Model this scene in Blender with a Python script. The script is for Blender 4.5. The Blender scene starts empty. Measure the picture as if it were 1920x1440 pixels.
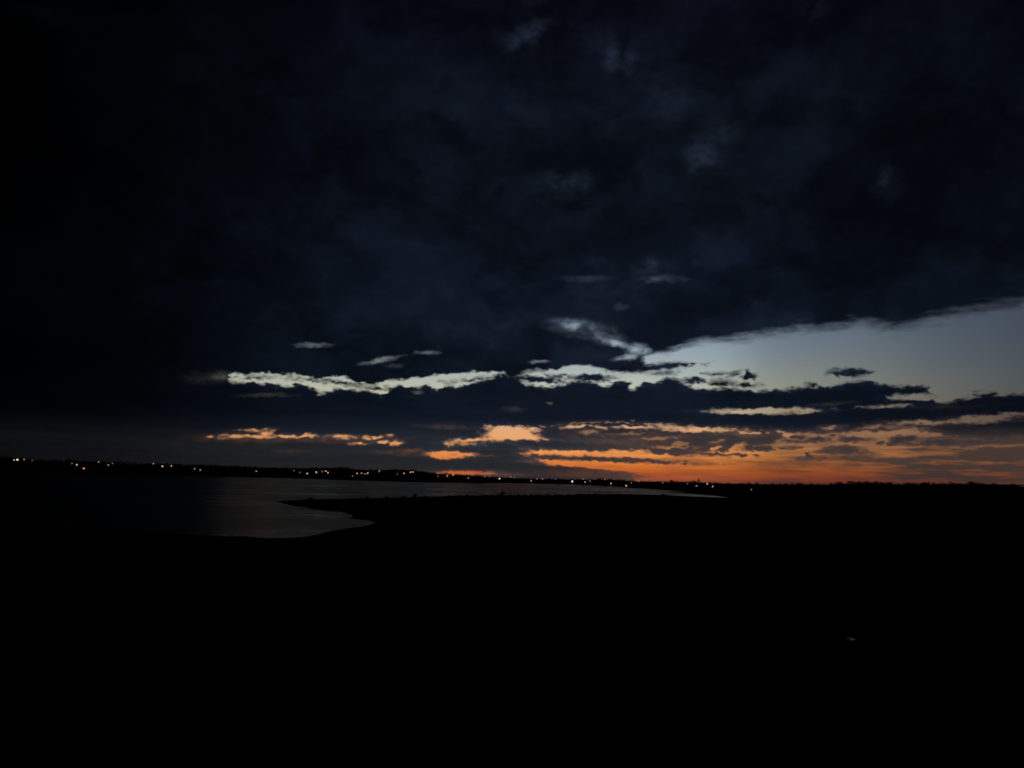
import bpy, math, random
import numpy as np
from mathutils import Vector, Matrix

C = bpy.context.scene.collection
S = bpy.context.scene
R = math.radians

# ------------------------------------------------------------------ camera
EYE = 8.0                                  # metres above the lake
F = 1450.0                                 # focal length in photo pixels (1920 wide)
cam_d = bpy.data.cameras.new("camera")
cam = bpy.data.objects.new("camera", cam_d)
C.objects.link(cam)
cam_d.sensor_fit = 'HORIZONTAL'
cam_d.sensor_width = 36.0
cam_d.lens = 36.0 * F / 1920.0
cam_d.clip_start = 0.05
cam_d.clip_end = 60000
CAMROT = (Matrix.Rotation(R(90 + 7.04), 3, 'X') @ Matrix.Rotation(R(1.0), 3, 'Z'))
cam.matrix_world = Matrix.Translation((0, 0, EYE)) @ CAMROT.to_4x4()
S.camera = cam

# ------------------------------------------------------------------ render / exposure
EXPO = 5.06
SKY_STRENGTH = 0.15
S.view_settings.view_transform = 'Standard'
S.view_settings.look = 'None'
S.view_settings.gamma = 1
S.view_settings.use_curve_mapping = False
S.view_settings.exposure = EXPO
S.render.engine = 'CYCLES'
S.cycles.max_bounces = 4
S.cycles.diffuse_bounces = 2
S.cycles.glossy_bounces = 2
S.cycles.transparent_max_bounces = 4
S.cycles.pixel_filter_type = 'BLACKMAN_HARRIS'
S.cycles.filter_width = 1.9
S.cycles.use_adaptive_sampling = True
S.cycles.adaptive_threshold = 0.02


def lin(c):
    c = c / 255.0
    return c / 12.92 if c <= 0.04045 else ((c + 0.055) / 1.055) ** 2.4


K = SKY_STRENGTH * 2 ** EXPO


def ray(x, y):
    v = Vector(((x - 960) / F, -(y - 720) / F, -1.0))
    return (CAMROT @ v).normalized()


def azel(x, y):
    d = ray(x, y)
    return math.degrees(math.atan2(d.x, d.y)), math.degrees(math.asin(d.z))


# ------------------------------------------------------------------ sky
SUN_EL, SUN_AZ = -5.0, azel(1120, 900)[0]
world = bpy.data.worlds.new("World")
S.world = world
world.use_nodes = True
nt = world.node_tree
for n in list(nt.nodes):
    nt.nodes.remove(n)
world.cycles.sampling_method = 'MANUAL'
world.cycles.sample_map_resolution = 512


def node(t, **kw):
    n = nt.nodes.new(t)
    for k, v in kw.items():
        setattr(n, k, v)
    return n


def put(sock, v):
    if isinstance(v, bpy.types.NodeSocket):
        nt.links.new(v, sock)
    else:
        sock.default_value = v


def M(op, a, b=None, c=None, clamp=False):
    n = node('ShaderNodeMath', operation=op, use_clamp=clamp)
    put(n.inputs[0], a)
    if b is not None:
        put(n.inputs[1], b)
    if c is not None:
        put(n.inputs[2], c)
    return n.outputs[0]


def VM(op, a, b=None):
    n = node('ShaderNodeVectorMath', operation=op)
    put(n.inputs[0], a)
    if b is not None:
        put(n.inputs[1], b)
    return n.outputs['Value'] if op in ('LENGTH', 'DOT_PRODUCT') else n.outputs[0]


def SS(v, lo, hi, a=0.0, b=1.0):
    n = node('ShaderNodeMapRange', interpolation_type='SMOOTHSTEP')
    put(n.inputs[0], v)
    for i, q in enumerate((lo, hi, a, b)):
        put(n.inputs[i + 1], q)
    return n.outputs[0]


def noise(vec, scale, detail, rough=0.55, col=False):
    n = node('ShaderNodeTexNoise', noise_dimensions='3D')
    put(n.inputs['Vector'], vec)
    n.inputs['Scale'].default_value = scale
    n.inputs['Detail'].default_value = detail
    n.inputs['Roughness'].default_value = rough
    return n.outputs['Color'] if col else n.outputs['Fac']


def curve(inp, pts, lo, hi, ylo, yhi, handle='AUTO'):
    """a smooth 1-D profile through pts"""
    n = node('ShaderNodeFloatCurve')
    cm = n.mapping
    cm.use_clip = False
    cu = cm.curves[0]
    pts = sorted(pts)
    nrm = [(min(1, max(0, (p[0] - lo) / (hi - lo))), (p[1] - ylo) / (yhi - ylo)) for p in pts]
    cu.points[0].location = nrm[0]
    cu.points[1].location = nrm[-1]
    for p in nrm[1:-1]:
        cu.points.new(*p)
    for p in cu.points:
        p.handle_type = handle
    cm.update()
    n.inputs['Factor'].default_value = 1
    f = M('DIVIDE', M('SUBTRACT', inp, lo), hi - lo, clamp=True)
    put(n.inputs['Value'], f)
    return M('MULTIPLY_ADD', n.outputs[0], yhi - ylo, ylo)


def mixc(f, a, b):
    n = node('ShaderNodeMix', data_type='RGBA')
    put(n.inputs[0], f)
    put(n.inputs[6], a)
    put(n.inputs[7], b)
    return n.outputs[2]


def mulc(a, b):
    n = node('ShaderNodeVectorMath', operation='SCALE')
    put(n.inputs[0], a)
    put(n.inputs[3], b)
    return n.outputs[0]


tc = node('ShaderNodeTexCoord')
DIR = VM('NORMALIZE', tc.outputs['Generated'])
sep = node('ShaderNodeSeparateXYZ')
put(sep.inputs[0], DIR)
DX, DY, DZ = sep.outputs
AZ = M('MULTIPLY', M('ARCTAN2', DX, DY), 180 / math.pi)
EL = M('MULTIPLY', M('ARCSINE', DZ), 180 / math.pi)


def comb(x, y, z=0.0):
    n = node('ShaderNodeCombineXYZ')
    put(n.inputs[0], x)
    put(n.inputs[1], y)
    put(n.inputs[2], z)
    return n.outputs[0]


P0 = comb(AZ, EL, 0.0)
# wind-torn warping of every cloud outline
w1 = VM('SUBTRACT', noise(comb(M('MULTIPLY', AZ, 0.30), M('MULTIPLY', EL, 0.95), 3.1), 1.0, 3, 0.5, True), (0.5, 0.5, 0.5))
w2 = VM('SUBTRACT', noise(comb(M('MULTIPLY', AZ, 1.5), M('MULTIPLY', EL, 2.6), 9.7), 1.0, 3, 0.5, True), (0.5, 0.5, 0.5))
W = VM('ADD', VM('MULTIPLY', w1, (1.3, 0.30, 0)), VM('MULTIPLY', w2, (1.3, 0.6, 0)))
PW = VM('ADD', P0, VM('MULTIPLY', W, comb(1.0, M('MULTIPLY', SS(EL, 0.2, 2.4, 0.35, 0.85), M('SUBTRACT', 1.0, M('MULTIPLY', M('MULTIPLY', SS(AZ, 5, 12), SS(EL, 7, 9)), 0.45))), 0.0)))
sp = node('ShaderNodeSeparateXYZ')
put(sp.inputs[0], PW)
AW, EW = sp.outputs[0], sp.outputs[1]
fine = M('SUBTRACT', noise(comb(M('MULTIPLY', AZ, 2.7), M('MULTIPLY', EL, 6.0), 1.3), 1.0, 3, 0.5), 0.5)
streak = noise(comb(M('MULTIPLY', AZ, 0.22), M('MULTIPLY', EL, 2.6), 5.5), 1.0, 4, 0.55)


def ell(x, y, rx, ry, tilt=0.0, P=None):
    """signed closeness (degrees) to an ellipse of sky: > 0 inside"""
    t = R(tilt)
    a0, e0 = azel(x, y)
    a1, e1 = azel(x + rx * math.cos(t), y - rx * math.sin(t))
    a2, e2 = azel(x - ry * math.sin(t), y - ry * math.cos(t))
    ra = math.hypot(a1 - a0, e1 - e0)
    re = math.hypot(a2 - a0, e2 - e0)
    th = math.atan2(e1 - e0, a1 - a0)
    q = VM('SUBTRACT', P or PW, (a0, e0, 0))
    if abs(th) < 0.022:
        return VM('LENGTH', VM('MULTIPLY', q, (1 / ra, 1 / re, 0))), re
    u = VM('DOT_PRODUCT', q, (math.cos(th) / ra, math.sin(th) / ra, 0))
    v = VM('DOT_PRODUCT', q, (-math.sin(th) / re, math.cos(th) / re, 0))
    return M('SQRT', M('MULTIPLY_ADD', u, u, M('MULTIPLY', v, v))), re


def inside(e, P=None):
    l, re = ell(*e, P=P)
    return M('MULTIPLY_ADD', l, -re, re)


def union(lst, start=None, P=None):
    d = start
    for e in lst:
        v = inside(e, P)
        d = v if d is None else M('MAXIMUM', d, v)
    return d


def edge(pts):
    """sky curve: elevation as a function of azimuth"""
    q = [azel(*p) for p in pts]
    return q


A_LO, A_HI = -38.0, 38.0
# -- the great dark deck over everything, open below its edge
deck_pts = [(0, 790), (300, 780), (400, 738), (424, 706), (433, 701), (447, 698), (467, 701), (487, 698), (527, 699), (547, 702.5),
            (573, 706.5), (587, 710), (605, 708), (633, 704), (653, 708), (673, 717), (700, 720), (710, 716), (733, 711.5),
            (777, 709), (800, 705), (820, 701.5), (867, 699), (887, 696), (940, 696), (950, 702), (965, 706), (985, 698),
            (1005, 697), (1040, 693), (1070, 687), (1090, 685), (1120, 689), (1150, 695), (1180, 697), (1204, 694),
            (1218, 667), (1240, 664), (1262, 663), (1280, 652), (1300, 646), (1330, 645), (1370, 641), (1400, 635), (1450, 627), (1480, 625), (1500, 620),
            (1560, 620), (1600, 609), (1640, 613), (1690, 618), (1715, 612), (1740, 602), (1800, 592), (1860, 578), (1920, 573)]
deck_e = edge(deck_pts) + [(35, 12.3), (38, -3)]
d_deck = M('SUBTRACT', EW, curve(AW, deck_e, A_LO, A_HI, -5, 15, 'AUTO'))
d_deck = M('MAXIMUM', d_deck, M('SUBTRACT', M('MULTIPLY', M('ABSOLUTE', AZ), 0.5), 19.5))
deck_soft = curve(AZ, [(-45, .12), (-6, .12), (6, .18), (12, .55), (20, .75), (45, .8)], A_LO, A_HI, 0, 1)
wisp = M('MULTIPLY', M('SUBTRACT', noise(comb(M('MULTIPLY', AZ, 0.45), M('MULTIPLY', EL, 1.9), 21.0), 1.0, 4, 0.6), 0.5), SS(AZ, 5, 13, 0.0, 1.5))
d_deck = M('ADD', M('ADD', d_deck, wisp), SS(AZ, -3, 8, 0.08, 0.02))
c_deck = SS(M('MULTIPLY_ADD', fine, SS(AZ, 4, 9, 0.38, 0.02), d_deck), M('MULTIPLY', deck_soft, -0.6), deck_soft)

# -- the long dark band below the bright gap
btop = edge([(0, 640), (400, 660), (420, 700), (428, 716), (457, 718), (483, 720), (510, 722), (543, 725), (551, 721), (587, 727),
             (600, 737), (613, 738), (627, 733), (653, 731), (677, 733), (693, 736), (707, 742), (728, 738), (738, 728), (753, 723),
             (770, 728), (800, 723), (823, 732), (834, 723), (850, 727), (867, 723), (877, 718), (900, 716), (920, 709),
             (943, 701), (965, 706), (983, 715), (1000, 722), (1015, 726), (1040, 722), (1058, 723), (1066, 716), (1090, 713),
             (1110, 717), (1130, 722), (1138, 725), (1150, 718), (1166, 715), (1180, 726), (1195, 728), (1203, 719), (1213, 716),
             (1228, 721), (1245, 709), (1265, 710), (1290, 718), (1305, 728), (1330, 729), (1370, 727), (1400, 731), (1460, 732),
             (1500, 728), (1560, 725), (1600, 716), (1620, 715), (1650, 721), (1700, 726), (1742, 729), (1752, 757), (1800, 750),
             (1850, 743), (1920, 738)])
bbot = edge([(0, 850), (350, 850), (385, 824), (430, 806), (560, 808), (700, 810), (820, 801), (920, 797), (1000, 801),
             (1060, 796), (1140, 793), (1230, 797), (1330, 802), (1420, 806), (1540, 812), (1600, 808), (1640, 799),
             (1740, 806), (1800, 820), (1920, 822)])
d_band = M('MINIMUM', M('SUBTRACT', curve(AW, btop, A_LO, A_HI, -5, 15), EW),
           M('SUBTRACT', EW, curve(AW, bbot, A_LO, A_HI, -5, 15)))
holes = [(1435, 771, 105, 6, 0), (1715, 746, 52, 6, 0), (1735, 792, 60, 4, 1), (1842, 786, 62, 7, 3), (1905, 777, 22, 3, 2),
         (1555, 801, 12, 2.5, 0), (845, 797, 10, 2.5, 0), (1668, 762, 40, 2.5, 3)]
d_band = M('MINIMUM', d_band, M('MULTIPLY', union(holes), -1.8))

# -- the low grey mass on the left and its tongues reaching right (azimuth as a function of elevation)
lowr = [azel(*p) for p in [(905, 790), (918, 800), (922, 806), (912, 818), (905, 824), (955, 829), (985, 836), (990, 846),
                           (985, 852), (1000, 860), (1015, 868), (1040, 873), (1085, 877), (1140, 881), (1195, 888),
                           (1200, 893), (1180, 905)]]
low_c = sorted((e, a) for a, e in lowr)
low_c = [(-8, low_c[0][1])] + low_c
e0_, e1_ = -1.5, 5.0
d_low = M('MULTIPLY', M('SUBTRACT', curve(EW, [(p[0], p[1]) for p in low_c if p[0] > e0_], e0_, e1_, -20, 20, 'VECTOR'), AW), 0.25)
d_low = M('MINIMUM', d_low, M('SUBTRACT', 4.3, EL))
lholes = [(395, 819, 13, 3, 0), (445, 818, 28, 3.6, 0), (490, 818, 30, 3.6, 2), (506, 812, 13, 5, 0), (478, 807, 18, 2.0, 0),
          (545, 818, 22, 2.8, 0), (573, 816, 14, 3.0, 0), (640, 818.5, 24, 3.4, 0), (682, 821, 6, 2.4, 0), (702, 820, 9, 2.4, 0),
          (726, 817, 6, 2.4, 0), (676, 832, 13, 2.2, 0), (716, 829, 13, 2.6, 0), (743, 831, 12, 4, 0), (840, 832.5, 9, 2.6, 0),
          (838, 852, 34, 8, 0), (872, 852, 18, 3.5, 0), (870, 887, 52, 4.2, -1), (880, 828, 44, 6, 2), (930, 824, 40, 5, 1),
          (974, 812, 58, 17, 0), (1005, 820, 32, 9, 0)]
d_low = M('MINIMUM', d_low, M('MULTIPLY', union(lholes), -1.8))

# -- broken clouds over the orange glow on the right
puffs = [(1840, 805, 120, 10, 1), (1650, 804, 60, 3, 3), (1060, 835, 190, 9.5, -1), (1120, 861, 180, 4.6, -2), (1130, 813, 130, 22, 0), (1290, 826, 120, 20, -2), (1380, 820, 90, 19, 0), (1215, 815, 90, 5, 0), (1450, 817, 60, 4, 0),
         (1260, 845, 60, 7, -4), (1330, 851, 62, 3.2, -3), (1396, 854, 12, 3.2, 0), (1425, 856, 5, 2.6, 0), (1409, 840, 13, 6, 0),
         (1438, 840, 20, 5.5, 0), (1476, 839, 14, 3, 0), (1497, 838, 8, 2.4, 0), (1506, 858, 20, 3.2, 3), (1517, 854, 8, 6, 20),
         (1541, 861, 9, 2.4, 0), (1552, 845, 22, 5, 0), (1583, 844, 32, 9, 0), (1610, 848, 28, 4, -4), (1582, 858, 6, 3.4, 0),
         (1598, 861, 17, 3.2, 0), (1629, 862, 6, 3, 0), (1646, 862, 5, 2, 0), (1674, 861, 12, 2, 0), (1700, 863, 60, 2.2, -1),
         (1604, 823, 38, 5.5, 0), (1535, 823, 22, 5, 0), (1657, 830, 12, 5, 0), (1695, 826, 28, 9, 4), (1770, 829, 90, 7, 0),
         (1860, 822, 90, 8, 0), (1490, 826, 40, 2.6, -2), (1500, 820, 18, 4, 0), (1560, 817, 14, 3, 0)]
d_puff = M('MULTIPLY', union(puffs), 1.6)
pholes = [(1075, 799, 25, 3, 3), (1120, 801, 12, 3, 0), (1190, 801, 32, 3, 0), (1182, 813, 26, 1.6, 2), (1100, 810, 14, 3, 0),
          (1322, 805, 80, 4.4, 0), (1235, 822, 34, 3.4, 3), (1405, 811, 26, 2.6, 0), (1343, 827, 10, 2.6, 15), (1262, 838, 34, 2.8, 0),
          (1276, 833, 12, 5, 0), (1378, 840, 22, 6, 25), (1478, 812, 14, 7, 0), (1730, 826, 20, 4.5, 8), (1780, 820, 26, 3.4, 0),
          (1850, 824, 50, 3, 0), (1338, 840, 10, 4, 30)]
d_puff = M('MINIMUM', d_puff, M('MULTIPLY', union(pholes), -2.2))
spots = [(628, 717, 52, 2.2, -5), (690, 727, 34, 1.8, -6), (480, 708, 14, 1.6, 0), (900, 711, 30, 1.8, 6), (965, 709, 26, 6, 0), (1003, 711, 50, 4, -3), (1598, 698, 28, 6.5, -2), (1580, 700, 12, 5, 0), (1225, 689, 66, 6, 5), (1237, 700, 16, 3, 0), (1108, 708, 38, 6.5, 0),
         (1160, 683, 40, 10, 0), (1350, 718, 22, 6, 0), (1404, 707, 9, 5, 0), (1402, 700, 4, 7, 0), (1342, 701, 12, 2.4, 0),
         (1375, 702, 8, 2.6, 20), (1395, 722, 12, 2.2, 0), (1165, 718, 13, 4, 0), (985, 709, 45, 5, 0), (1852, 741, 20, 2.6, 0),
         (1045, 705, 22, 3, 0), (1298, 712, 14, 6, 0), (1520, 722, 7, 2.4, 0)]
d_spot = union(spots)
dmax = M('MAXIMUM', M('MAXIMUM', d_band, d_low), M('MAXIMUM', d_puff, d_spot))
dcr = M('ADD', M('MULTIPLY_ADD', fine, 0.40, dmax), 0.035)
softn = noise(comb(M('MULTIPLY', AZ, 0.7), M('MULTIPLY', EL, 1.6), 14.2), 1.0, 2, 0.5)
sw = SS(softn, .38, .62, .07, .22)
c_crisp = SS(dcr, M('MULTIPLY', sw, -1.05), sw)
cover = M('SUBTRACT', 1.0, M('MULTIPLY', M('SUBTRACT', 1, c_deck), M('SUBTRACT', 1, c_crisp)))

# -- thin places where the sky shows faintly through
PG = VM('ADD', P0, VM('MULTIPLY', VM('ADD', w1, w2), (0.75, 0.42, 0)))
glows = [(418, 706, 26, 9, 0, .14), (390, 709, 50, 14, 0, .03), (1088, 614, 62, 18, -4, .95), (1120, 628, 60, 14, -12, .35), (1155, 642, 40, 7, -14, .9), (1196, 655, 24, 13, 0, .95),
         (1176, 668, 32, 6, 10, .9), (1220, 674, 16, 8, 0, .8), (1005, 697, 22, 4.5, 0, .8), (1012, 679, 20, 3, 0, .35),
         (990, 75, 60, 70, 20, .12), (1160, 112, 34, 30, 0, .22), (1120, 80, 110, 40, 0, .02), (1668, 352, 32, 38, 0, .24),
         (1350, 245, 50, 30, 0, .06), (1240, 497, 60, 24, 0, .12), (1245, 522, 44, 8, 0, .22), (1095, 522, 55, 7, 0, .05),
         (1312, 298, 40, 44, 0, .12), (1065, 345, 60, 40, 0, .05), (1530, 15, 36, 34, 0, .05), (1250, 190, 60, 50, 0, .05),
         (590, 647, 36, 4.5, 2, .26), (715, 675, 38, 4.2, 10, .42), (800, 662, 26, 4, 0, .26), (738, 685, 24, 5, 0, .06),
         (1165, 575, 14, 9, 0, .06), (520, 158, 60, 30, 0, .02), (45, 35, 80, 26, 0, .02), (830, 210, 80, 34, 0, .012),
         (1030, 756, 7, 3, 0, .12), (785, 737, 9, 4, 0, .12), (965, 768, 26, 5, 0, .04), (500, 741, 60, 5, 0, .04),
         (1560, 758, 50, 4, 5, .07), (1780, 765, 80, 5, 0, .05), (1130, 210, 90, 40, 0, .012), (1330, 370, 30, 22, 0, .02),
         (1500, 270, 60, 40, 0, .015), (545, 846, 40, 5, 0, .03), (770, 845, 30, 3.5, 0, .12), (750, 850, 60, 6, 0, .06),
         (915, 856, 24, 2, 0, .10), (1140, 888, 140, 13, 0, .13), (945, 889, 60, 4, 0, .10), (1180, 822, 120, 16, 0, .10),
         (1360, 815, 120, 10, 0, .12), (640, 823, 120, 8, 0, .07), (480, 822, 120, 10, 0, .06), (1000, 866, 40, 3, 0, .08),
         (1140, 815, 100, 14, 0, .1), (830, 800, 60, 5, 0, .05), (1700, 800, 120, 9, 0, .07), (1860, 808, 70, 8, 0, .04)]
# billows of the deck: flat-layer perspective, so they crowd together towards the horizon
zz = M('ADD', M('MAXIMUM', DZ, 0.0), 0.16)
PL = comb(M('DIVIDE', DX, zz), M('DIVIDE', DY, zz), 0.0)
w3 = VM('SUBTRACT', noise(VM('MULTIPLY', DIR, (1, 1, 1.4)), 9.0, 3, 0.55, True), (0.5, 0.5, 0.5))
b1 = noise(VM('ADD', VM('MULTIPLY', DIR, (1, 1, 1.7)), VM('MULTIPLY', w3, (0.22, 0.22, 0.22))), 6.0, 5, 0.55)
b2 = noise(VM('ADD', VM('MULTIPLY', DIR, (1, 1, 1.5)), VM('MULTIPLY', w3, (0.16, 0.16, 0.16))), 13.0, 4, 0.5)
gsum = None
for g in glows:
    l, re = ell(*g[:5], P=PG)
    v = M('MULTIPLY', SS(l, 0.0, 1.35, g[5], 0.0), 1.0)
    gsum = v if gsum is None else M('MAXIMUM', gsum, v)
gn = SS(noise(comb(M('MULTIPLY', AZ, 1.3), M('MULTIPLY', EL, 2.0), 7.7), 1.0, 5, 0.6), 0.28, 0.62, 0.35, 1.15)
gn2 = SS(b2, 0.42, 0.62, 0.15, 1.5)
gsum = M('MULTIPLY', gsum, M('ADD', M('MULTIPLY', gn, SS(EL, 10.8, 9.6)), M('MULTIPLY', M('MULTIPLY', gn, gn2), SS(EL, 9.6, 10.8))))
edge_thin = M('MULTIPLY', cover, M('SUBTRACT', 1.0, cover))
cover = M('MULTIPLY', cover, M('SUBTRACT', 1.0, gsum, clamp=True))

# -- faint streaked veil; its thickening to the right also paints in lens falloff
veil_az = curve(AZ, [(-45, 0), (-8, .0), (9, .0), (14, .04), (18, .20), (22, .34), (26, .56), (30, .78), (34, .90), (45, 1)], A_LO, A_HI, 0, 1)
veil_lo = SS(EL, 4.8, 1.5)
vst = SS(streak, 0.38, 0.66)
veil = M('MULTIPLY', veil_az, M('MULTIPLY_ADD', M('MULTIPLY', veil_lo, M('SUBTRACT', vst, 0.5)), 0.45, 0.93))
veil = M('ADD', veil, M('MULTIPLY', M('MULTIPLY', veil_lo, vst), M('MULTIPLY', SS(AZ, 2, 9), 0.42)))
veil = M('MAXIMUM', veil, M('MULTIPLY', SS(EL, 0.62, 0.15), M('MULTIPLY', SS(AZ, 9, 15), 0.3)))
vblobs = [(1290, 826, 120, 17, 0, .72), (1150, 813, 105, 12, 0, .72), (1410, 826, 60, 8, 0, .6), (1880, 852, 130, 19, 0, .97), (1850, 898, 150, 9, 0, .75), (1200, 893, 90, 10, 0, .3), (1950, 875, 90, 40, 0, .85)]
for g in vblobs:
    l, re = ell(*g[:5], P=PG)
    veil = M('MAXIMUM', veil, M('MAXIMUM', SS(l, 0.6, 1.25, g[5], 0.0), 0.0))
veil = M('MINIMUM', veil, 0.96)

# -- colour of the clouds themselves
cl = [(1000, 903, 52, 44, 46), (1000, 890, 44, 41, 43), (1000, 870, 36, 38, 42), (1000, 843, 39, 42, 47), (1000, 825, 35, 40, 48),
      (1000, 800, 23, 30, 42), (1000, 782, 17, 23, 35), (1000, 740, 15, 22, 34), (1000, 690, 14, 21, 32), (1000, 610, 17, 24, 36),
      (1000, 520, 13, 19, 30), (1000, 400, 12, 17, 27), (1000, 200, 12, 17, 27), (1000, 60, 9, 12, 22), (1000, -100, 7, 10, 17)]
ramp = node('ShaderNodeValToRGB')
cr = ramp.color_ramp
rng = []
for x, y, r, g, b in cl:
    e = azel(x, y)[1]
    rng.append((math.sqrt(max(0, (e + 0.4)) / 36.0), (lin(r), lin(g), lin(b), 1)))
rng.sort()
while len(cr.elements) < len(rng):
    cr.elements.new(0.5)
for i, (p, c) in enumerate(rng):
    cr.elements[i].position = min(1, p)
    cr.elements[i].color = c
put(ramp.inputs[0], M('SQRT', M('DIVIDE', M('ADD', EL, 0.4), 36.0, clamp=True)))


def azp(pts):
    return [(azel(x, 800)[0], v) for x, v in pts]


fall_hi = curve(AZ, azp([(-500, .03), (0, .07), (200, .13), (350, .30), (500, .48), (700, .78), (950, 1), (1300, 1.0), (1550, .74), (1750, .62), (1920, .55), (2400, .15)]), A_LO, A_HI, 0, 1.2)
fall_lo = curve(AZ, azp([(-500, .1), (0, .22), (200, .30), (350, .48), (500, .66), (700, .9), (950, 1.05), (1200, 1.1), (1600, 1.0), (1750, 0.85), (1920, .62), (2400, .3)]), A_LO, A_HI, 0, 1.2)
lowmix = SS(EL, 4.0, 1.8)
fall = M('ADD', M('MULTIPLY', fall_hi, M('SUBTRACT', 1, lowmix)), M('MULTIPLY', fall_lo, lowmix))
bill = M('MULTIPLY', SS(b1, 0.33, 0.68, 0.62, 1.42), SS(b2, 0.34, 0.7, 0.82, 1.34))
low_tex = M('ADD', M('MULTIPLY', M('SUBTRACT', streak, 0.5), 0.8), M('MULTIPLY_ADD', fine, 0.25, 1.0))
hi_amt = SS(EL, 3.0, 10.0)
tex = M('ADD', M('MULTIPLY', bill, hi_amt), M('MULTIPLY', low_tex, M('SUBTRACT', 1, hi_amt)))
rim = M('MULTIPLY', M('MULTIPLY', SS(dcr, 0.42, 0.0), M('SUBTRACT', 1.0, SS(d_deck, -0.3, 0.2))), SS(b1, .3, .6, .3, 1.1))
tex = M('MULTIPLY', tex, M('MULTIPLY_ADD', rim, 0.75, 0.97))
ccol = mulc(ramp.outputs[0], M('MULTIPLY', M('MULTIPLY', fall, tex), 1.0 / K))
# warmer, lighter cloud where it stands in the glow
warm = M('MULTIPLY', M('MULTIPLY', SS(EL, 4.2, 2.2), SS(AZ, 3, 12)), 1.0)
ccol = mixc(M('MULTIPLY', warm, 0.85), ccol, tuple(lin(v) / K for v in (64, 56, 53)) + (1,))
ccol = mixc(M('MULTIPLY', M('MULTIPLY', rim, SS(EL, 5.0, 3.6)), M('MULTIPLY', SS(AZ, -3, 6), 0.4)), ccol, tuple(lin(v) / K for v in (96, 66, 54)) + (1,))
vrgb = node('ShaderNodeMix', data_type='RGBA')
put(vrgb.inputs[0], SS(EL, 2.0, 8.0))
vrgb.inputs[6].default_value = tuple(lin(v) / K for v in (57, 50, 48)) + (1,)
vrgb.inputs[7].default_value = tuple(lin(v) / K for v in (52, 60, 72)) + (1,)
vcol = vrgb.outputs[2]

sky = node('ShaderNodeTexSky')
sky.sky_type = 'NISHITA'
sky.sun_disc = False
sky.sun_elevation = R(SUN_EL)
sky.sun_rotation = R(SUN_AZ)
sky.altitude = 100
sky.dust_density = 1.0
# tint correction near the horizon: green is turned down, a faint mauve glow added
trmp = node('ShaderNodeMix', data_type='RGBA')
put(trmp.inputs[0], SS(EL, 3.4, 6.2))
trmp.inputs[6].default_value = (1.03, 0.73, 0.80, 1)
trmp.inputs[7].default_value = (1.04, 1.06, 1.04, 1)
tr2 = mixc(SS(EL, 6.8, 10.0), trmp.outputs[2], (0.96, 1.04, 1.14, 1))
grad = VM('MULTIPLY', sky.outputs[0], tr2)
grad = VM('ADD', grad, mulc(comb(.012 / K, .002 / K, .022 / K), SS(EL, 4.0, 1.2)))
grad = VM('ADD', grad, mulc(comb(.22 / K, .062 / K, .012 / K), M('MULTIPLY', SS(EL, 0.9, 0.2), SS(AZ, 30, 2))))
grad = mulc(grad, curve(AZ, azp([(-400, .6), (420, 1.1), (800, 1.05), (1100, 1.05), (1300, 1.0), (1400, .86), (1500, .72), (1650, .76), (1920, .85), (2300, .6)]), A_LO, A_HI, 0, 1.3))
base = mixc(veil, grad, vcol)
fin = mixc(cover, base, ccol)
bg = node('ShaderNodeBackground')
put(bg.inputs[0], fin)
bg.inputs[1].default_value = SKY_STRENGTH
wo = node('ShaderNodeOutputWorld')
nt.links.new(bg.outputs[0], wo.inputs[0])

# the sun itself has set: it stands five degrees under the horizon, behind the land
sun_d = bpy.data.lights.new("sun", 'SUN')
sun_d.energy = 2.0
sun_d.angle = R(0.5)
sun_d.color = (1, 0.8, 0.6)
sun = bpy.data.objects.new("sun", sun_d)
C.objects.link(sun)
sdir = Vector((math.sin(R(SUN_AZ)) * math.cos(R(SUN_EL)), math.cos(R(SUN_AZ)) * math.cos(R(SUN_EL)), math.sin(R(SUN_EL))))
sun.rotation_euler = (-sdir).to_track_quat('-Z', 'Y').to_euler()

# ------------------------------------------------------------------ helpers
rnd = random.Random(7)


def material(name, build):
    m = bpy.data.materials.new(name)
    m.use_nodes = True
    t = m.node_tree
    p = t.nodes['Principled BSDF']
    build(t, p)
    return m


def noisy(c1, c2, scale, rough=1.0, spec=0.0, bump=0.0):
    def b(t, p):
        g = t.nodes.new('ShaderNodeTexCoord')
        n = t.nodes.new('ShaderNodeTexNoise')
        n.inputs['Scale'].default_value = scale
        n.inputs['Detail'].default_value = 6
        t.links.new(g.outputs['Object'], n.inputs['Vector'])
        r = t.nodes.new('ShaderNodeValToRGB')
        r.color_ramp.elements[0].position = .35
        r.color_ramp.elements[0].color = (*c1, 1)
        r.color_ramp.elements[1].position = .65
        r.color_ramp.elements[1].color = (*c2, 1)
        t.links.new(n.outputs[0], r.inputs[0])
        t.links.new(r.outputs[0], p.inputs['Base Color'])
        p.inputs['Roughness'].default_value = rough
        p.inputs['Specular IOR Level'].default_value = spec
        if bump:
            q = t.nodes.new('ShaderNodeBump')
            q.inputs['Strength'].default_value = bump
            q.inputs['Distance'].default_value = .05
            t.links.new(n.outputs[0], q.inputs['Height'])
            t.links.new(q.outputs[0], p.inputs['Normal'])
    return b


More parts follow.
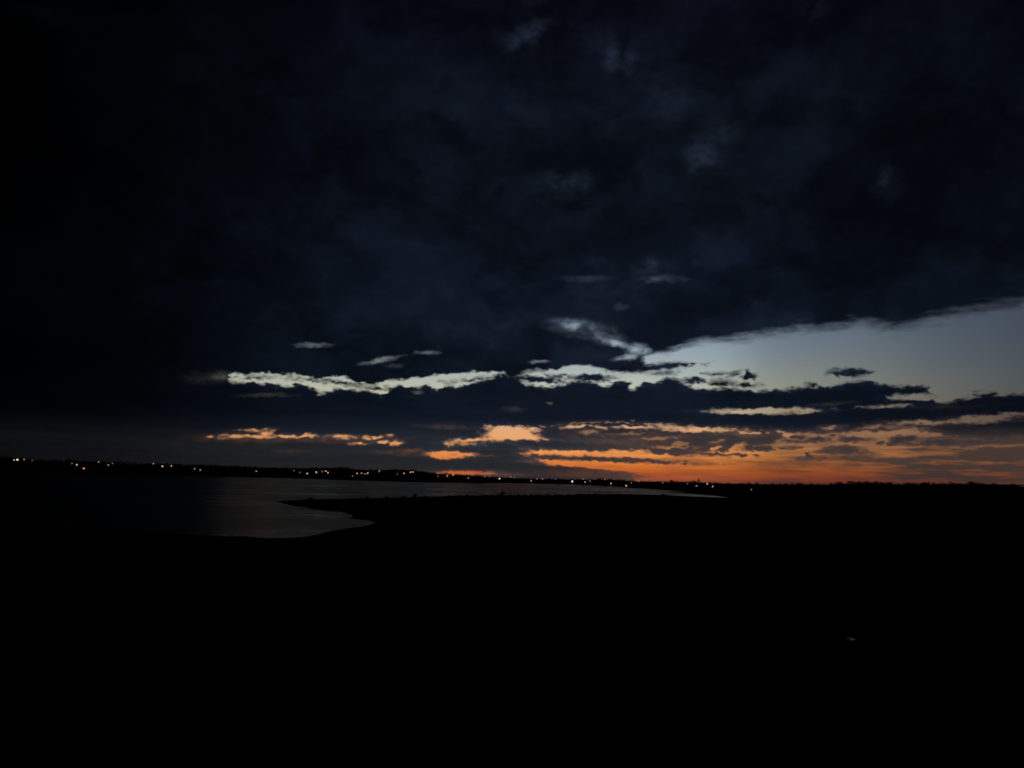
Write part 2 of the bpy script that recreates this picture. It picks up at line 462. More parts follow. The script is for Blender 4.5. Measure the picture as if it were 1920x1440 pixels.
m_ground = material('dark_grass_and_soil', noisy((.03, .032, .018), (.08, .075, .048), .35, 1, 0, .8))
m_leaf = material('dark_leaves', noisy((.02, .03, .012), (.045, .055, .02), 1.2))
m_bark = material('bark', noisy((.03, .022, .015), (.06, .045, .03), 3))
m_wall = material('rendered_wall', noisy((.18, .16, .13), (.24, .21, .17), 1.5, .9, .1))
m_roof = material('roof_sheet', noisy((.05, .03, .025), (.08, .05, .04), 2, .8, .1))
m_steel = material('grey_steel', noisy((.12, .12, .12), (.2, .2, .2), 4, .6, .3))
m_film = material('silvery_film', noisy((.72, .72, .7), (.85, .85, .83), 20, .25, .9, .1))
m_film.node_tree.nodes['Principled BSDF'].inputs['Metallic'].default_value = .8


def water_mat(t, p):
    g = t.nodes.new('ShaderNodeTexCoord')
    mp = t.nodes.new('ShaderNodeMapping')
    mp.inputs['Scale'].default_value = (.8, 1.0, 1)
    t.links.new(g.outputs['Object'], mp.inputs[0])
    n = t.nodes.new('ShaderNodeTexNoise')
    n.inputs['Scale'].default_value = 1.1
    n.inputs['Detail'].default_value = 4
    t.links.new(mp.outputs[0], n.inputs['Vector'])
    n2 = t.nodes.new('ShaderNodeTexNoise')          # patches of calmer and more ruffled water
    n2.inputs['Scale'].default_value = .02
    n2.inputs['Detail'].default_value = 4
    t.links.new(mp.outputs[0], n2.inputs['Vector'])
    mr = t.nodes.new('ShaderNodeMapRange')
    mr.inputs[1].default_value, mr.inputs[2].default_value = .35, .65
    mr.inputs[3].default_value, mr.inputs[4].default_value = .25, .35
    t.links.new(n2.outputs[0], mr.inputs[0])
    t.links.new(mr.outputs[0], p.inputs['Roughness'])
    b = t.nodes.new('ShaderNodeBump')
    b.inputs['Strength'].default_value = .5
    b.inputs['Distance'].default_value = .20
    t.links.new(n.outputs[0], b.inputs['Height'])
    t.links.new(b.outputs[0], p.inputs['Normal'])
    p.inputs['Base Color'].default_value = (.006, .008, .010, 1)
    p.inputs['IOR'].default_value = 1.33


m_water = material('lake_water', water_mat)
_lamp = {}


def m_lamp(col, s):
    k = (col, round(s, 2))
    if k not in _lamp:
        m = bpy.data.materials.new('lamp_glow')
        m.use_nodes = True
        t = m.node_tree
        t.nodes.clear()
        e = t.nodes.new('ShaderNodeEmission')
        o = t.nodes.new('ShaderNodeOutputMaterial')
        # a slightly brighter core, as a real lit globe or curtained window has
        w = t.nodes.new('ShaderNodeLayerWeight')
        w.inputs[0].default_value = .3
        mm = t.nodes.new('ShaderNodeMath')
        mm.operation = 'MULTIPLY_ADD'
        t.links.new(w.outputs['Facing'], mm.inputs[0])
        mm.inputs[1].default_value = -.4 * s
        mm.inputs[2].default_value = s
        e.inputs[0].default_value = (*col, 1)
        t.links.new(mm.outputs[0], e.inputs[1])
        t.links.new(e.outputs[0], o.inputs[0])
        m.cycles.emission_sampling = 'NONE'
        _lamp[k] = m
    return _lamp[k]


def mesh_obj(name, verts, faces, mat, parent=None, smooth=False):
    me = bpy.data.meshes.new(name)
    me.from_pydata([tuple(v) for v in verts], [], faces)
    me.update()
    me.materials.append(mat)
    if smooth:
        me.polygons.foreach_set('use_smooth', [True] * len(me.polygons))
    o = bpy.data.objects.new(name, me)
    C.objects.link(o)
    if parent:
        o.parent = parent
    return o


def tag(o, label, cat, group=None, kind=None):
    o['label'] = label
    o['category'] = cat
    if group:
        o['group'] = group
    if kind:
        o['kind'] = kind


def empty(name, loc, rz=0):
    o = bpy.data.objects.new(name, None)
    C.objects.link(o)
    o.location = loc
    o.rotation_euler = (0, 0, rz)
    return o


# ------------------------------------------------------------------ the lake and the land
def on_water(x, y):
    d = ray(x, y)
    k = EYE / max(-d.z, 1e-4)
    return d.x * k, d.y * k


near = [(-420, 972), (-150, 977), (0, 981), (60, 984), (100, 984), (140, 988), (180, 990), (230, 995), (260, 994), (300, 999),
        (370, 1003), (430, 1006), (455, 1005), (500, 1009), (550, 1008), (575, 1006), (600, 1001), (625, 995), (650, 991),
        (680, 987), (700, 982), (704, 979), (692, 976), (668, 974), (655, 971), (663, 966), (650, 963), (645, 960), (625, 959),
        (600, 957), (580, 954), (575, 951), (550, 949), (535, 945), (522, 942), (517, 940), (530, 938.5), (560, 938),
        (580, 936), (640, 935), (700, 934), (760, 932.5), (860, 930), (940, 929), (1000, 928.5), (1060, 928), (1100, 926.5),
        (1180, 926.5), (1230, 928), (1245, 927), (1255, 929), (1300, 931), (1340, 932.5), (1372, 934)]
far = [(1345, 930), (1300, 926.5), (1260, 923.5), (1238, 922), (1256, 921.8), (1292, 922.2), (1255, 919.5), (1200, 916),
       (1150, 912.5), (1110, 910.5), (1100, 909.2), (1050, 908), (1000, 907), (940, 905.5), (900, 906), (800, 904.5), (740, 903.2),
       (700, 902), (640, 900), (600, 898.5), (540, 896.8), (480, 895.5), (400, 893.5), (300, 890.5), (150, 887.8), (0, 886),
       (-200, 882.8), (-420, 879.5)]
lake = np.array([on_water(*p) for p in near + far])


def lake_sd(X, Y):
    """distance to the shore, positive on land, negative on water"""
    inside_ = np.zeros(X.shape, bool)
    dist = np.full(X.shape, 1e12)
    n = len(lake)
    for i in range(n):
        ax, ay = lake[i]
        bx, by = lake[(i + 1) % n]
        ex, ey = bx - ax, by - ay
        t = np.clip(((X - ax) * ex + (Y - ay) * ey) / (ex * ex + ey * ey), 0, 1)
        dist = np.minimum(dist, (X - ax - t * ex) ** 2 + (Y - ay - t * ey) ** 2)
        c = ((ay > Y) != (by > Y)) & (X < (bx - ax) * (Y - ay) / (by - ay + 1e-12) + ax)
        inside_ ^= c
    dist = np.sqrt(dist)
    return np.where(inside_, -dist, dist)


_g = np.random.RandomState(3).rand(256, 256)


def vnoise(x, y):
    xi = np.floor(x).astype(int)
    yi = np.floor(y).astype(int)
    fx = x - xi
    fy = y - yi
    fx = fx * fx * (3 - 2 * fx)
    fy = fy * fy * (3 - 2 * fy)
    a = _g[xi % 256, yi % 256]
    b = _g[(xi + 1) % 256, yi % 256]
    c = _g[xi % 256, (yi + 1) % 256]
    d = _g[(xi + 1) % 256, (yi + 1) % 256]
    return (a * (1 - fx) + b * fx) * (1 - fy) + (c * (1 - fx) + d * fx) * fy - .5


def fbm(x, y, o=4):
    s = 0
    a = 1
    for _ in range(o):
        s = s + a * vnoise(x, y)
        x = x * 2.03 + 11.3
        y = y * 2.03 + 5.7
        a *= .5
    return s


skyl = [(-300, 850), (0, 856), (25, 858), (70, 862), (150, 863.5), (200, 866), (240, 867.5), (300, 869), (330, 870.5), (400, 872),
        (450, 874), (500, 876), (560, 877.5), (600, 877.5), (620, 876.5), (650, 876.5), (668, 880), (700, 881), (740, 880),
        (770, 881), (790, 883.5), (820, 887.5), (840, 889), (870, 890), (900, 892), (940, 895), (1000, 897), (1040, 897.5),
        (1070, 898.5), (1150, 898.5), (1180, 901), (1240, 902.5), (1300, 903.5), (1340, 905.5), (1400, 907.5), (1440, 908.5),
        (1490, 908.5), (1560, 907.5), (1600, 906), (1650, 906.5), (1680, 908), (1750, 907), (1830, 906.5), (1880, 908.5), (1920, 911.5), (2200, 916)]
sk = sorted(azel(*p) for p in skyl)
sk_a = np.array([p[0] for p in sk])
sk_t = np.tan(np.radians([p[1] for p in sk])) - 0.0009
fs = sorted((azel(*p)[0], math.hypot(*on_water(*p))) for p in far if p not in ((1238, 922), (1256, 921.8), (1260, 923.5), (1300, 926.5), (1345, 930)))
fs += [(azel(1340, 900)[0], 700), (azel(1500, 900)[0], 700), (60, 700)]
fs_a = np.array([p[0] for p in fs])
fs_r = np.array([p[1] for p in fs])


def smooth(t):
    t = np.clip(t, 0, 1)
    return t * t * (3 - 2 * t)


def height(X, Y):
    X = np.asarray(X, float)
    Y = np.asarray(Y, float)
    r = np.hypot(X, Y)
    az = np.degrees(np.arctan2(X, Y))
    sd = lake_sd(X, Y)
    bank = 6.4 * np.clip(1 - r / 96.0, 0, 1) ** 1.15
    bank = np.where(np.abs(az) > 60, 6.4, bank) * smooth((90 - np.abs(az)) / 30 * 1.0) + 6.4 * (1 - smooth((90 - np.abs(az)) / 30)) if True else bank
    rs = np.interp(az, fs_a, fs_r)
    rr = rs * 1.22 + 420                     # distance of the ridge that makes the skyline
    Hr = EYE + rr * np.interp(az, sk_a, sk_t)
    up = Hr * smooth((r - rs) / (rr - rs)) ** 0.9
    back = np.clip((r - rr) / 3000, 0, 1)
    up = up * (1 - 0.55 * back)
    low = np.minimum(0.45, 0.03 + sd * 0.02) + 0.12 * fbm(X / 14, Y / 14) * np.clip(sd / 15, 0, 1)
    h = np.maximum(low, 0.03) + np.where(r < rs * .98, bank * np.clip(sd / 25, 0, 1), 0) + np.where(r > rs, up, 0)
    h = h + 0.05 * fbm(X / 1.3, Y / 1.3) * np.clip(1 - r / 60, 0, 1) * np.clip(sd / 3, 0, 1)
    h = h + 0.6 * fbm(X / 90, Y / 90) * np.clip(sd / 200, 0, 1) * (r > rs)
    return np.where(sd < 0, np.maximum(-2.0, sd * 0.05 - 0.03), h)


azs = list(np.arange(-180, -44, 4)) + list(np.arange(-44, 44, 0.1)) + list(np.arange(44, 180, 4))
azs = np.radians(np.array(azs))
rads = np.concatenate([np.geomspace(0.6, 60, 90), np.geomspace(61, 4200, 420), np.geomspace(4400, 30000, 24)])
A, Rr = np.meshgrid(azs, rads)
GX, GY = Rr * np.sin(A), Rr * np.cos(A)
GZ = height(GX, GY)
na, nr = len(azs), len(rads)
verts = np.stack([GX.ravel(), GY.ravel(), GZ.ravel()], 1)
z0 = float(GZ[0].mean())
i, j = np.meshgrid(np.arange(nr - 1), np.arange(na), indexing='ij')
j2 = (j + 1) % na
quads = np.stack([i * na + j, (i + 1) * na + j, (i + 1) * na + j2, i * na + j2], -1).reshape(-1, 4)
me = bpy.data.meshes.new('ground')
nv = len(verts)
me.vertices.add(nv + 1)
me.vertices.foreach_set('co', np.concatenate([verts, [[0, 0, z0]]]).ravel())
tris = np.stack([np.full(na, nv), np.arange(na), (np.arange(na) + 1) % na], 1)
loops = np.concatenate([quads.ravel(), tris.ravel()])
me.loops.add(len(loops))
me.loops.foreach_set('vertex_index', loops)
me.polygons.add(len(quads) + na)
me.polygons.foreach_set('loop_start', np.concatenate([np.arange(len(quads)) * 4, len(quads) * 4 + np.arange(na) * 3]))
me.update(calc_edges=True)
me.validate()
me.polygons.foreach_set('use_smooth', [True] * len(me.polygons))
me.materials.append(m_ground)
ground = bpy.data.objects.new('ground', me)
C.objects.link(ground)
if me.polygons[1000].normal.z < 0:
    me.flip_normals()
ground['kind'] = 'structure'
ground['label'] = 'dark grassy bank in front and low hills round the lake'

lx0, ly0 = lake.min(0) - 30
lx1, ly1 = lake.max(0) + 30
water = mesh_obj('water', [(lx0, ly0, 0), (lx1, ly0, 0), (lx1, ly1, 0), (lx0, ly1, 0)], [(0, 1, 2, 3)], m_water)
water['kind'] = 'structure'
water['label'] = 'still grey lake reflecting the last light'


def hgt(x, y):
    return float(height(np.array([x]), np.array([y]))[0])


# ------------------------------------------------------------------ foliage
def leaf_cloud(center, rad, n, size, lobes=5, seed=0, flat=1.0):
    """leaf-sized faces scattered through several lobes"""
    g = random.Random(seed)
    lob = [(Vector((g.uniform(-.6, .6) * rad[0], g.uniform(-.6, .6) * rad[1], g.uniform(-.5, .5) * rad[2])) + Vector(center),
            g.uniform(.4, .75)) for _ in range(lobes)]
    vs, fs_ = [], []
    for _ in range(n):
        c, k = g.choice(lob)
        d = Vector((g.gauss(0, 1), g.gauss(0, 1), g.gauss(0, 1))).normalized() * (g.random() ** .4)
        p = c + Vector((d.x * rad[0] * k, d.y * rad[1] * k, d.z * rad[2] * k))
        u = Vector((g.gauss(0, 1), g.gauss(0, 1), g.gauss(0, 1))).normalized()
        v = u.orthogonal().normalized()
        s = size * g.uniform(.5, 1.2)
        b = len(vs)
        vs += [p - u * s, p + v * s * .5, p + u * s, p - v * s * .5]
        fs_.append((b, b + 1, b + 2, b + 3))
    return vs, fs_


def taper(p, q, r0, r1, n=6, vs=None, fs_=None):
    vs = [] if vs is None else vs
    fs_ = [] if fs_ is None else fs_
    p, q = Vector(p), Vector(q)
    d = (q - p).normalized()
    u = d.orthogonal().normalized()
    v = d.cross(u)
    b = len(vs)
    for c, r in ((p, r0), (q, r1)):
        for k in range(n):
            a = 2 * math.pi * k / n
            vs.append(c + (u * math.cos(a) + v * math.sin(a)) * r)
    for k in range(n):
        fs_.append((b + k, b + (k + 1) % n, b + n + (k + 1) % n, b + n + k))
    fs_.append(tuple(b + k for k in range(n - 1, -1, -1)))
    fs_.append(tuple(b + n + k for k in range(n)))
    return vs, fs_


def bush(x, ytop, w, label, seed):
    """low shoreline bush whose top reaches photo row ytop and which is w photo pixels wide"""
    yb = np.interp(x, [p[0] for p in near[35:54]], [p[1] for p in near[35:54]]) + 2.0
    bx, by = on_water(x, yb)
    r = math.hypot(bx, by)
    z = hgt(bx, by)
    h = max(.7, EYE + r * math.tan(R(azel(x, ytop)[1])) - z)
    hw = w * .5 * r / F
    root = empty('bush', (bx, by, z - .03), seed * 1.3)
    tag(root, label, 'bush', 'bushes along the edge of the spit')
    vs, f = [], []
    g = random.Random(seed)
    for k in range(5):
        a = g.uniform(0, 6.28)
        taper((0, 0, 0), (math.cos(a) * hw * .5, math.sin(a) * hw * .4, h * g.uniform(.5, .8)), .05, .015, 5, vs, f)
    mesh_obj('stem', vs, f, m_bark, root)
    vs, f = leaf_cloud((0, 0, h * .52), (hw, hw * .8, h * .52), 420, max(.12, h * .11), 6, seed)
    for v in vs:
        v.z = max(.02, v.z)
    mesh_obj('foliage', vs, f, m_leaf, root)


bushes = [(583, 932.5, 12, 'small low bush near the left tip of the dark spit'),
          (687, 930.5, 8, 'lone small bush on the spit right of the lagoon tip'),
          (725, 929.5, 7, 'thin bush by the water left of the tall pointed bush'),
          (757, 929, 12, 'low wide bush just left of the tall pointed bush'),
          (778, 925.8, 9, 'tall pointed bush standing alone on the spit edge'),
          (796, 928.8, 7, 'small bush just right of the tall pointed bush'),
          (843, 929, 10, 'low bush at the left end of the long hedge row on the spit'),
          (863, 927, 16, 'wide rounded bush second in the hedge row from the left'),
          (876, 926, 8, 'narrow bush joined to the right of the wide rounded bush'),
          (888, 928, 9, 'low bush between two wide ones on the spit edge'),
          (906, 926.8, 22, 'widest flat-topped bush left of the highest bush'),
          (921, 928, 8, 'small bush in the dip left of the highest bush'),
          (933, 925, 14, 'bush leaning on the left flank of the highest bush'),
          (942, 921.8, 13, 'highest bush in the middle of the spit edge'),
          (954, 925.5, 10, 'bush on the right flank of the highest bush'),
          (963, 926.6, 8, 'low bush two places right of the highest bush'),
          (971, 925.5, 8, 'knobbly bush with a small peak right of the highest bush'),
          (985, 926.4, 12, 'flat bush in the stretch below the pair of dim lamps'),
          (996, 925.2, 9, 'peaked bush below the pair of dim white lamps'),
          (1010, 926, 14, 'low broad bush left of the rounded dome-shaped bush'),
          (1027, 924.6, 12, 'rounded dome-shaped bush near the right end of the row'),
          (1046, 925.4, 20, 'long low bush just right of the dome-shaped bush'),
          (1066, 926, 12, 'low bush almost straight below the bright white lamp'),
          (1087, 924.8, 14, 'bush last at the right end of the row on the spit'),
          (1116, 923.2, 5, 'tiny isolated shrub on the shore right of the bush row'),
          (1243, 925.2, 7, 'dark bush at the mouth of the narrow inlet')]
for k, b in enumerate(bushes):
    bush(*b, seed=20 + k)


def far_point(x, y, hl):
    """where the ray through a photo point passes hl metres over the far land; else the ridge"""
    d = ray(x, y)
    hz = math.hypot(d.x, d.y)
    ux, uy, t = d.x / hz, d.y / hz, d.z / hz
    az = math.degrees(math.atan2(d.x, d.y))
    rs = float(np.interp(az, fs_a, fs_r))
    rr = rs * 1.22 + 420
    rad = np.linspace(rs + 15, rr * 1.0, 260)
    hh = height(rad * ux, rad * uy)
    gap = EYE + rad * t - hh - hl
    ok = np.where(gap <= 0)[0]
    k = int(ok[0]) if len(ok) else int(np.argmin(gap))
    r = float(rad[k])
    return ux * r, uy * r, float(hh[k]), EYE + r * t, r


def far_tree(x, ytop, w, label, conical=False, seed=0):
    d = ray(x, ytop)
    hz = math.hypot(d.x, d.y)
    az = math.degrees(math.atan2(d.x, d.y))
    rr = float(np.interp(az, fs_a, fs_r)) * 1.22 + 380
    X, Y = d.x / hz * rr, d.y / hz * rr
    z = hgt(X, Y)
    h = max(3.5, EYE + rr * d.z / hz - z)
    hw = w * .5 * rr / F
    root = empty('conifer' if conical else 'tree', (X, Y, z - .1))
    tag(root, label, 'tree', 'lone trees on the skyline')
    vs, f = taper((0, 0, 0), (0, 0, h * .6), h * .035, h * .015, 8)
    for k in range(5):
        a = k * 1.3 + seed
        taper((0, 0, h * (.25 + .06 * k)), (math.cos(a) * hw * .6, math.sin(a) * hw * .6, h * (.5 + .06 * k)), h * .014, h * .005, 5, vs, f)
    mesh_obj('trunk', vs, f, m_bark, root)
    if conical:
        vs, f = [], []
        for k in range(8):
            q = k / 8
            a, b = leaf_cloud((0, 0, h * (.22 + .76 * q)), (hw * (1.05 - q), hw * (1.05 - q), h * .09), 110, h * .05, 3, seed + k)
            n0 = len(vs)
            vs += a
            f += [tuple(i + n0 for i in t) for t in b]
    else:
        vs, f = leaf_cloud((0, 0, h * .42), (hw, hw, h * .6), 1800, h * .075, 9, seed)
    mesh_obj('crown', vs, f, m_leaf, root)


far_tree(1310, 896, 7, 'tall narrow tree poking above the skyline left of the paired white lamps', True, 1)
far_tree(1302, 901, 8, 'short bushy tree at the left foot of the tall narrow tree', False, 2)
far_tree(1258, 900.3, 8, 'small rounded tree on the ridge above the start of the inlet', False, 3)
far_tree(1500, 904.8, 9, 'low tree where the right-hand skyline first steps up', False, 4)
far_tree(1573, 902.6, 14, 'rounded tree left of the gap beside the long copse', False, 5)
far_tree(1597, 900.8, 16, 'tree at the left end of the long flat-topped copse', False, 6)
far_tree(1612, 900.9, 16, 'second tree from the left in the long flat-topped copse', False, 7)
far_tree(1628, 901.0, 16, 'middle tree of the long flat-topped copse', False, 8)
far_tree(1644, 901.6, 16, 'second tree from the right in the long flat-topped copse', False, 18)
far_tree(1653, 903.0, 11, 'small tree closing the right end of the flat-topped copse', False, 9)
far_tree(1668, 902.6, 14, 'dense round tree standing just right of the copse', False, 10)
far_tree(1704, 905.6, 14, 'low spreading tree right of the dense round tree', False, 11)
far_tree(1736, 905.6, 12, 'low tree between the spreading tree and the frame edge', False, 12)
far_tree(1826, 904.8, 18, 'broad tree on the last rise before the right frame edge', False, 13)
far_tree(1124, 896.4, 9, 'small tree on the skyline above and right of the brightest white lamp', False, 14)
far_tree(635, 875.2, 18, 'broad dark tree on the hill crest above the orange cluster', False, 15)
far_tree(742, 878.8, 14, 'rounded tree on the hill crest left of the twin orange lamps', False, 16)

# the unbroken belt of far woodland on the ridge: one mass
vs_all, fs_all = [], []
g = random.Random(99)
for x in np.arange(-260, 2150, 4.2):
    x = x + g.uniform(-2, 2)
    d = ray(x, 900)
    hz = math.hypot(d.x, d.y)
    az = math.degrees(math.atan2(d.x, d.y))
    rr = float(np.interp(az, fs_a, fs_r)) * 1.22 + 420 + g.uniform(-120, 60)
    X, Y = d.x / hz * rr, d.y / hz * rr
    z = hgt(X, Y)
    px = rr / F
    h = px * g.choice([1.5, 2.0, 2.4, 3.0, 3.6]) * g.uniform(.75, 1.2) * (1.25 if x > 1380 else 1.0)
    hw = px * g.uniform(2.2, 5)
    a, b = leaf_cloud((X, Y, z + h * .28), (hw, hw, h * .6), 150, h * .16, 4, int(x * 10) + 5000)
    n0 = len(vs_all)
    vs_all += a
    fs_all += [tuple(i + n0 for i in t) for t in b]
wood = mesh_obj('woodland', vs_all, fs_all, m_leaf)
tag(wood, 'dark unbroken belt of trees along the far skyline', 'woodland', kind='stuff')

# ------------------------------------------------------------------ lamps and lit houses across the lake
WARM = (1.0, .47, .17)
SALM = (1.0, .36, .20)
YEL = (1.0, .82, .38)
WHT = (1.0, .88, .70)
GRN = (.95, 1.0, .62)
BLU = (.80, .88, 1.0)
PCH = (1.0, .62, .36)


def globe_mesh(r, seg=12, rings=8):
    vs, f = [Vector((0, 0, r))], []
    for i in range(1, rings):
        t = math.pi * i / rings
        for k in range(seg):
            a = 2 * math.pi * k / seg
            vs.append(Vector((r * math.sin(t) * math.cos(a), r * math.sin(t) * math.sin(a), r * math.cos(t))))
    vs.append(Vector((0, 0, -r)))
    for k in range(seg):
        f.append((0, 1 + k, 1 + (k + 1) % seg))
    for i in range(rings - 2):
        for k in range(seg):
            a = 1 + i * seg
            f.append((a + k, a + seg + k, a + seg + (k + 1) % seg, a + (k + 1) % seg))
    a = 1 + (rings - 2) * seg
    for k in range(seg):
        f.append((a + k, len(vs) - 1, a + (k + 1) % seg))
    return vs, f


def box(x0, x1, y0, y1, z0, z1, vs=None, f=None):
    vs = [] if vs is None else vs
    f = [] if f is None else f
    b = len(vs)
    vs += [Vector(p) for p in ((x0, y0, z0), (x1, y0, z0), (x1, y1, z0), (x0, y1, z0), (x0, y0, z1), (x1, y0, z1), (x1, y1, z1), (x0, y1, z1))]
    f += [tuple(b + i for i in q) for q in ((0, 3, 2, 1), (4, 5, 6, 7), (0, 1, 5, 4), (1, 2, 6, 5), (2, 3, 7, 6), (3, 0, 4, 7))]
    return vs, f


def strength(bright, rad_px):
    # radiance so that the lamp's disc, spread over one picture element, shows at the given brightness
    return bright * 4.0 / (math.pi * rad_px ** 2) / 2 ** EXPO


def street_lamp(x, y, br, col, label, rad=0.72):
    X, Y, zg, zl, r = far_point(x, y, 7.0)
    rad = 1.1 if br > 2 else rad
    rad_m = rad * r / F
    hh = max(2.5, zl - zg)
    o = empty('street_lamp', (X, Y, zg - .05), math.atan2(-X, Y))
    tag(o, label, 'street lamp', 'street lamps lit across the lake')
    vs, f = taper((0, .25 + rad_m, 0), (0, .25 + rad_m, hh + .1), .12, .07, 8)
    taper((0, .25 + rad_m, hh + .1), (0, -.05, hh + rad_m + .06), .06, .05, 6, vs, f)
    mesh_obj('pole', vs, f, m_steel, o)
    vs, f = globe_mesh(rad_m)
    for v in vs:
        v.z += hh
    mesh_obj('lamp_globe', vs, f, m_lamp(col, strength(br, rad)), o, True)


def house(x, y, br, col, label, wpx=1.1):
    X, Y, zg, zl, r = far_point(x, y, 3.0)
    px = r / F
    hh = max(1.6, zl - zg)
    w = wpx * px                                # half width of the lit window
    hgt_w = .5 * px
    W2 = w + 2.2
    top = hh + hgt_w + .6
    o = empty('house', (X, Y, zg - .3), math.atan2(-X, Y))
    tag(o, label, 'house', 'houses with a lit window across the lake')
    vs, f = [], []
    D = 7.0
    yb = 0.0
    # walls with a real opening for the window
    box(-W2, -w, 0, .3, 0, top, vs, f)
    box(w, W2, 0, .3, 0, top, vs, f)
    box(-w, w, 0, .3, 0, max(.4, hh - hgt_w), vs, f)
    box(-w, w, 0, .3, hh + hgt_w, top, vs, f)
    box(-W2, -W2 + .3, .3, D, 0, top, vs, f)
    box(W2 - .3, W2, .3, D, 0, top, vs, f)
    box(-W2 + .3, W2 - .3, D - .3, D, 0, top, vs, f)
    mesh_obj('wall', vs, f, m_wall, o)
    e = .5
    rv = [(-W2 - e, -e, top + .01), (W2 + e, -e, top + .01), (W2 + e, D + e, top + .01), (-W2 - e, D + e, top + .01),
          (-W2 * .55, D / 2, top + 2.3), (W2 * .55, D / 2, top + 2.3)]
    mesh_obj('roof', rv, [(3, 2, 1, 0), (0, 1, 5, 4), (1, 2, 5), (2, 3, 4, 5), (3, 0, 4)], m_roof, o)
    vs, f = box(-w, w, .14, .18, max(.4, hh - hgt_w), hh + hgt_w)
    area = (2 * w) * (2 * hgt_w) / px ** 2
    win = mesh_obj('window', vs, f, m_lamp(col, bright_area(br, area)), o)
    for q in (-.33, .33):
        vs, f = box(w * q - .06, w * q + .06, .08, .135, max(.4, hh - hgt_w), hh + hgt_w)
        mesh_obj('window_bar', vs, f, m_wall, win)


def bright_area(br, area):
    return br * 3.8 / area / 2 ** EXPO


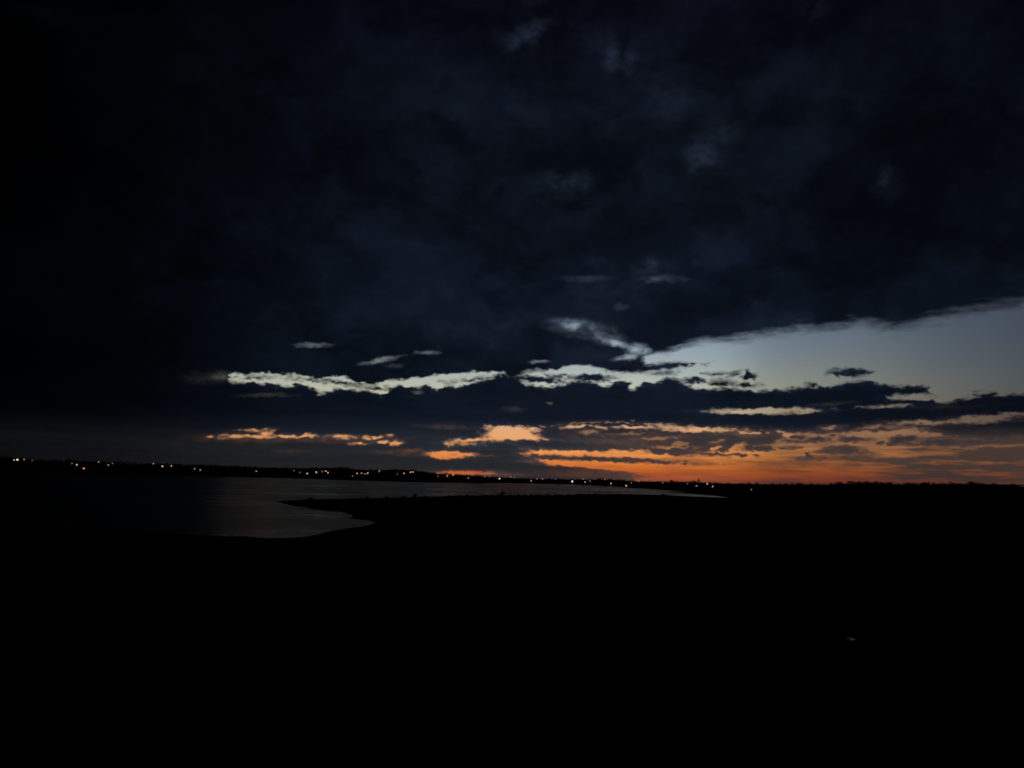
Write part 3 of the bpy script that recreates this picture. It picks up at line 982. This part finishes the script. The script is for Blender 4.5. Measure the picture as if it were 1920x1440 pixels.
L = street_lamp
H = house
LIGHTS = [
    (L, 26.5, 862.5, .55, YEL, 'small yellowish lamp touching the left side of the big yellow light'),
    (H, 32.5, 861.8, 1.9, YEL, 'house with the big yellow light near the left frame edge'),
    (L, 45, 861.5, .22, WHT, 'faint grey lamp just right of the big yellow light'),
    (L, 60.5, 863, .18, SALM, 'faint reddish lamp, second to the right of the big yellow light'),
    (L, 135, 869, .16, WHT, 'very faint lamp left of the pale green one above the salmon light'),
    (L, 144, 871.5, .6, GRN, 'pale greenish lamp above left of the bright salmon light'),
    (H, 157, 878, 1.3, SALM, 'house with a bright salmon light low on the left hill'),
    (L, 185, 866, .34, WHT, 'dim white lamp high on the hill right of the salmon light'),
    (L, 203, 872, .36, WHT, 'dim lilac-white lamp lower of the faint pair right of the salmon light'),
    (L, 211, 869, .14, WHT, 'barely visible lamp upper of the faint pair on the left hill'),
    (L, 287.5, 869.5, .42, WHT, 'dim white lamp on the crest left of the bright peach light'),
    (H, 304.5, 874, 1.25, PCH, 'house with a bright peach light, left one of a pair'),
    (L, 321, 873.5, .8, WARM, 'orange lamp just right of the bright peach light'),
    (L, 365, 879, .42, PCH, 'dim warm lamp, left of a close pair on the hillside'),
    (L, 375.5, 881, .34, BLU, 'dim cool lamp, right of a close pair on the hillside'),
    (L, 480.5, 883.5, .42, WHT, 'solitary dim white lamp in the long unlit stretch of hillside'),
    (L, 551, 882, .15, BLU, 'barely visible bluish lamp far left of the orange row'),
    (L, 562, 886, .15, WHT, 'barely visible lamp just left of the silvery white light'),
    (H, 576, 887.6, .75, WHT, 'house with a silvery white light left of the orange row'),
    (L, 593, 885, .95, YEL, 'yellow lamp at the left end of the orange row'),
    (L, 603.5, 884, .4, WARM, 'dull brownish lamp in the gap of the orange row'),
    (L, 611, 883, 1.05, WARM, 'bright orange lamp, upper of two touching lights'),
    (L, 614.8, 886.3, .85, PCH, 'peach lamp, lower of two touching lights'),
    (L, 661, 892.5, .1, WHT, 'almost invisible lamp near the water left of the salmon cluster'),
    (L, 669.5, 887.6, 1.0, SALM, 'round salmon lamp at the left of the wide orange cluster'),
    (H, 678, 887, .6, PCH, 'house with a pinkish light beside the round salmon lamp'),
    (H, 684.5, 888.6, .6, WARM, 'house with a low orange light between pink and yellow ones'),
    (L, 689.5, 887, .85, YEL, 'yellow lamp at the right end of the wide orange cluster'),
    (L, 711, 883, .5, BLU, 'small bluish white lamp on the crest right of the wide orange cluster'),
    (L, 745, 889, .1, WHT, 'almost invisible lamp left of the lone salmon light'),
    (L, 757.3, 887.5, .95, SALM, 'lone salmon lamp below left of the twin orange lamps'),
    (L, 769.8, 885, 1.0, WARM, 'left of the twin orange lamps side by side'),
    (L, 774.8, 885, 1.0, PCH, 'right of the twin orange lamps side by side'),
    (L, 821, 893, .14, WHT, 'very faint lamp left of the red strip of sky'),
    (L, 838.5, 892, .7, YEL, 'yellowish lamp under the left end of the red strip of sky'),
    (L, 849.5, 890.6, .95, PCH, 'bright pinkish lamp right under the red strip of sky'),
    (L, 878, 896, .38, WHT, 'dim grey lamp alone under the middle of the red strip'),
    (L, 909.5, 893.5, .34, WHT, 'dim lamp, left of a pair on the skyline before the amber light'),
    (L, 918, 893.6, .22, WHT, 'fainter lamp, right of a pair on the skyline before the amber light'),
    (H, 936.5, 897.2, 1.9, YEL, 'house with the wide amber light in the middle of the far shore'),
    (L, 957.5, 894, .36, WHT, 'dim lamp on the skyline just right of the amber light'),
    (L, 965, 895, .15, WHT, 'very faint lamp two places right of the amber light'),
    (L, 996, 901.5, .5, WHT, 'grey white lamp near the water below a skyline pair'),
    (L, 1007, 898, .3, WHT, 'dim lamp, left of a skyline pair before the brightest white light'),
    (L, 1017, 898, .42, WHT, 'dim lamp, right of a skyline pair before the brightest white light'),
    (L, 1042, 898.2, .12, WHT, 'very faint skyline lamp left of the brightest white light'),
    (L, 1073, 902.6, 2.2, GRN, 'brightest lamp, greenish white, right of centre by the water'),
    (L, 1093, 898, .3, WHT, 'dim lamp on the skyline above right of the brightest lamp'),
    (L, 1097, 904.2, .5, BLU, 'cool grey lamp first to the right of the brightest lamp'),
    (L, 1106, 902, .3, WHT, 'dim lamp second to the right of the brightest lamp'),
    (L, 1134, 899, .3, PCH, 'dim warm lamp on the skyline above the white one near the shore'),
    (L, 1145.5, 906.5, .75, WHT, 'clear white lamp near the shore left of the wide peach light'),
    (L, 1151, 898.6, .12, WHT, 'very faint skyline lamp above the clear white lamp'),
    (H, 1174, 910, 1.5, PCH, 'house with a wide peach light at the edge of the water'),
    (L, 1184, 905, .32, SALM, 'small dull red lamp above right of the wide peach light'),
    (L, 1198, 902.3, .26, WHT, 'dim grey lamp on the skyline right of the dull red lamp'),
    (L, 1242.5, 905, .22, WHT, 'faint lamp on the skyline over the start of the narrow inlet'),
    (L, 1289, 906.5, .24, WHT, 'faint lamp left below the tall narrow tree'),
    (H, 1306, 910.5, .6, WHT, 'house with a pale light straight below the tall narrow tree'),
    (L, 1326, 907, .65, WHT, 'pale lamp high on the right of the tall narrow tree'),
    (L, 1336, 912, .55, WHT, 'pale lamp lower right beyond the tall narrow tree'),
    (L, 1408.5, 918, .3, WHT, 'last dim lamp, alone on the dark land to the right'),
]
for fn, x, y, br, col, lab in LIGHTS:
    fn(x, y, br, col, lab)

# ------------------------------------------------------------------ scrap of plastic wrapper on the dark bank
d = ray(1596, 1201)
t = 2.0
while EYE + d.z * t > hgt(d.x * t, d.y * t) and t < 60:
    t += .02
px = t / F
sx, sy = d.x * t, d.y * t
o_v, o_f = [], []
NX, NY = 9, 6
g = random.Random(5)
for jy in range(NY):
    for ix in range(NX):
        u, v = ix / (NX - 1) - .5, jy / (NY - 1) - .5
        wx = u * 10.0 * px * (1 - .2 * v) - v * 3.0 * px
        yy = v * 17.0 * px - u * 5.0 * px + g.uniform(-.4, .4) * px
        zz_ = 1.4 * px + .45 * px * math.sin(u * 5 + v * 3) + g.uniform(-.25, .25) * px
        o_v.append(Vector((wx, yy, max(.004, zz_))))
for jy in range(NY - 1):
    for ix in range(NX - 1):
        a = jy * NX + ix
        o_f.append((a, a + 1, a + NX + 1, a + NX))
scrap = mesh_obj('litter', o_v, o_f, m_film)
md = scrap.modifiers.new('thickness', 'SOLIDIFY')
md.thickness = .0006
scrap.location = (sx, sy, hgt(sx, sy) + .006)
scrap.rotation_euler = (0, 0, math.atan2(-sx, sy))
tag(scrap, 'small crumpled pale scrap of litter on the dark foreground bank', 'litter')
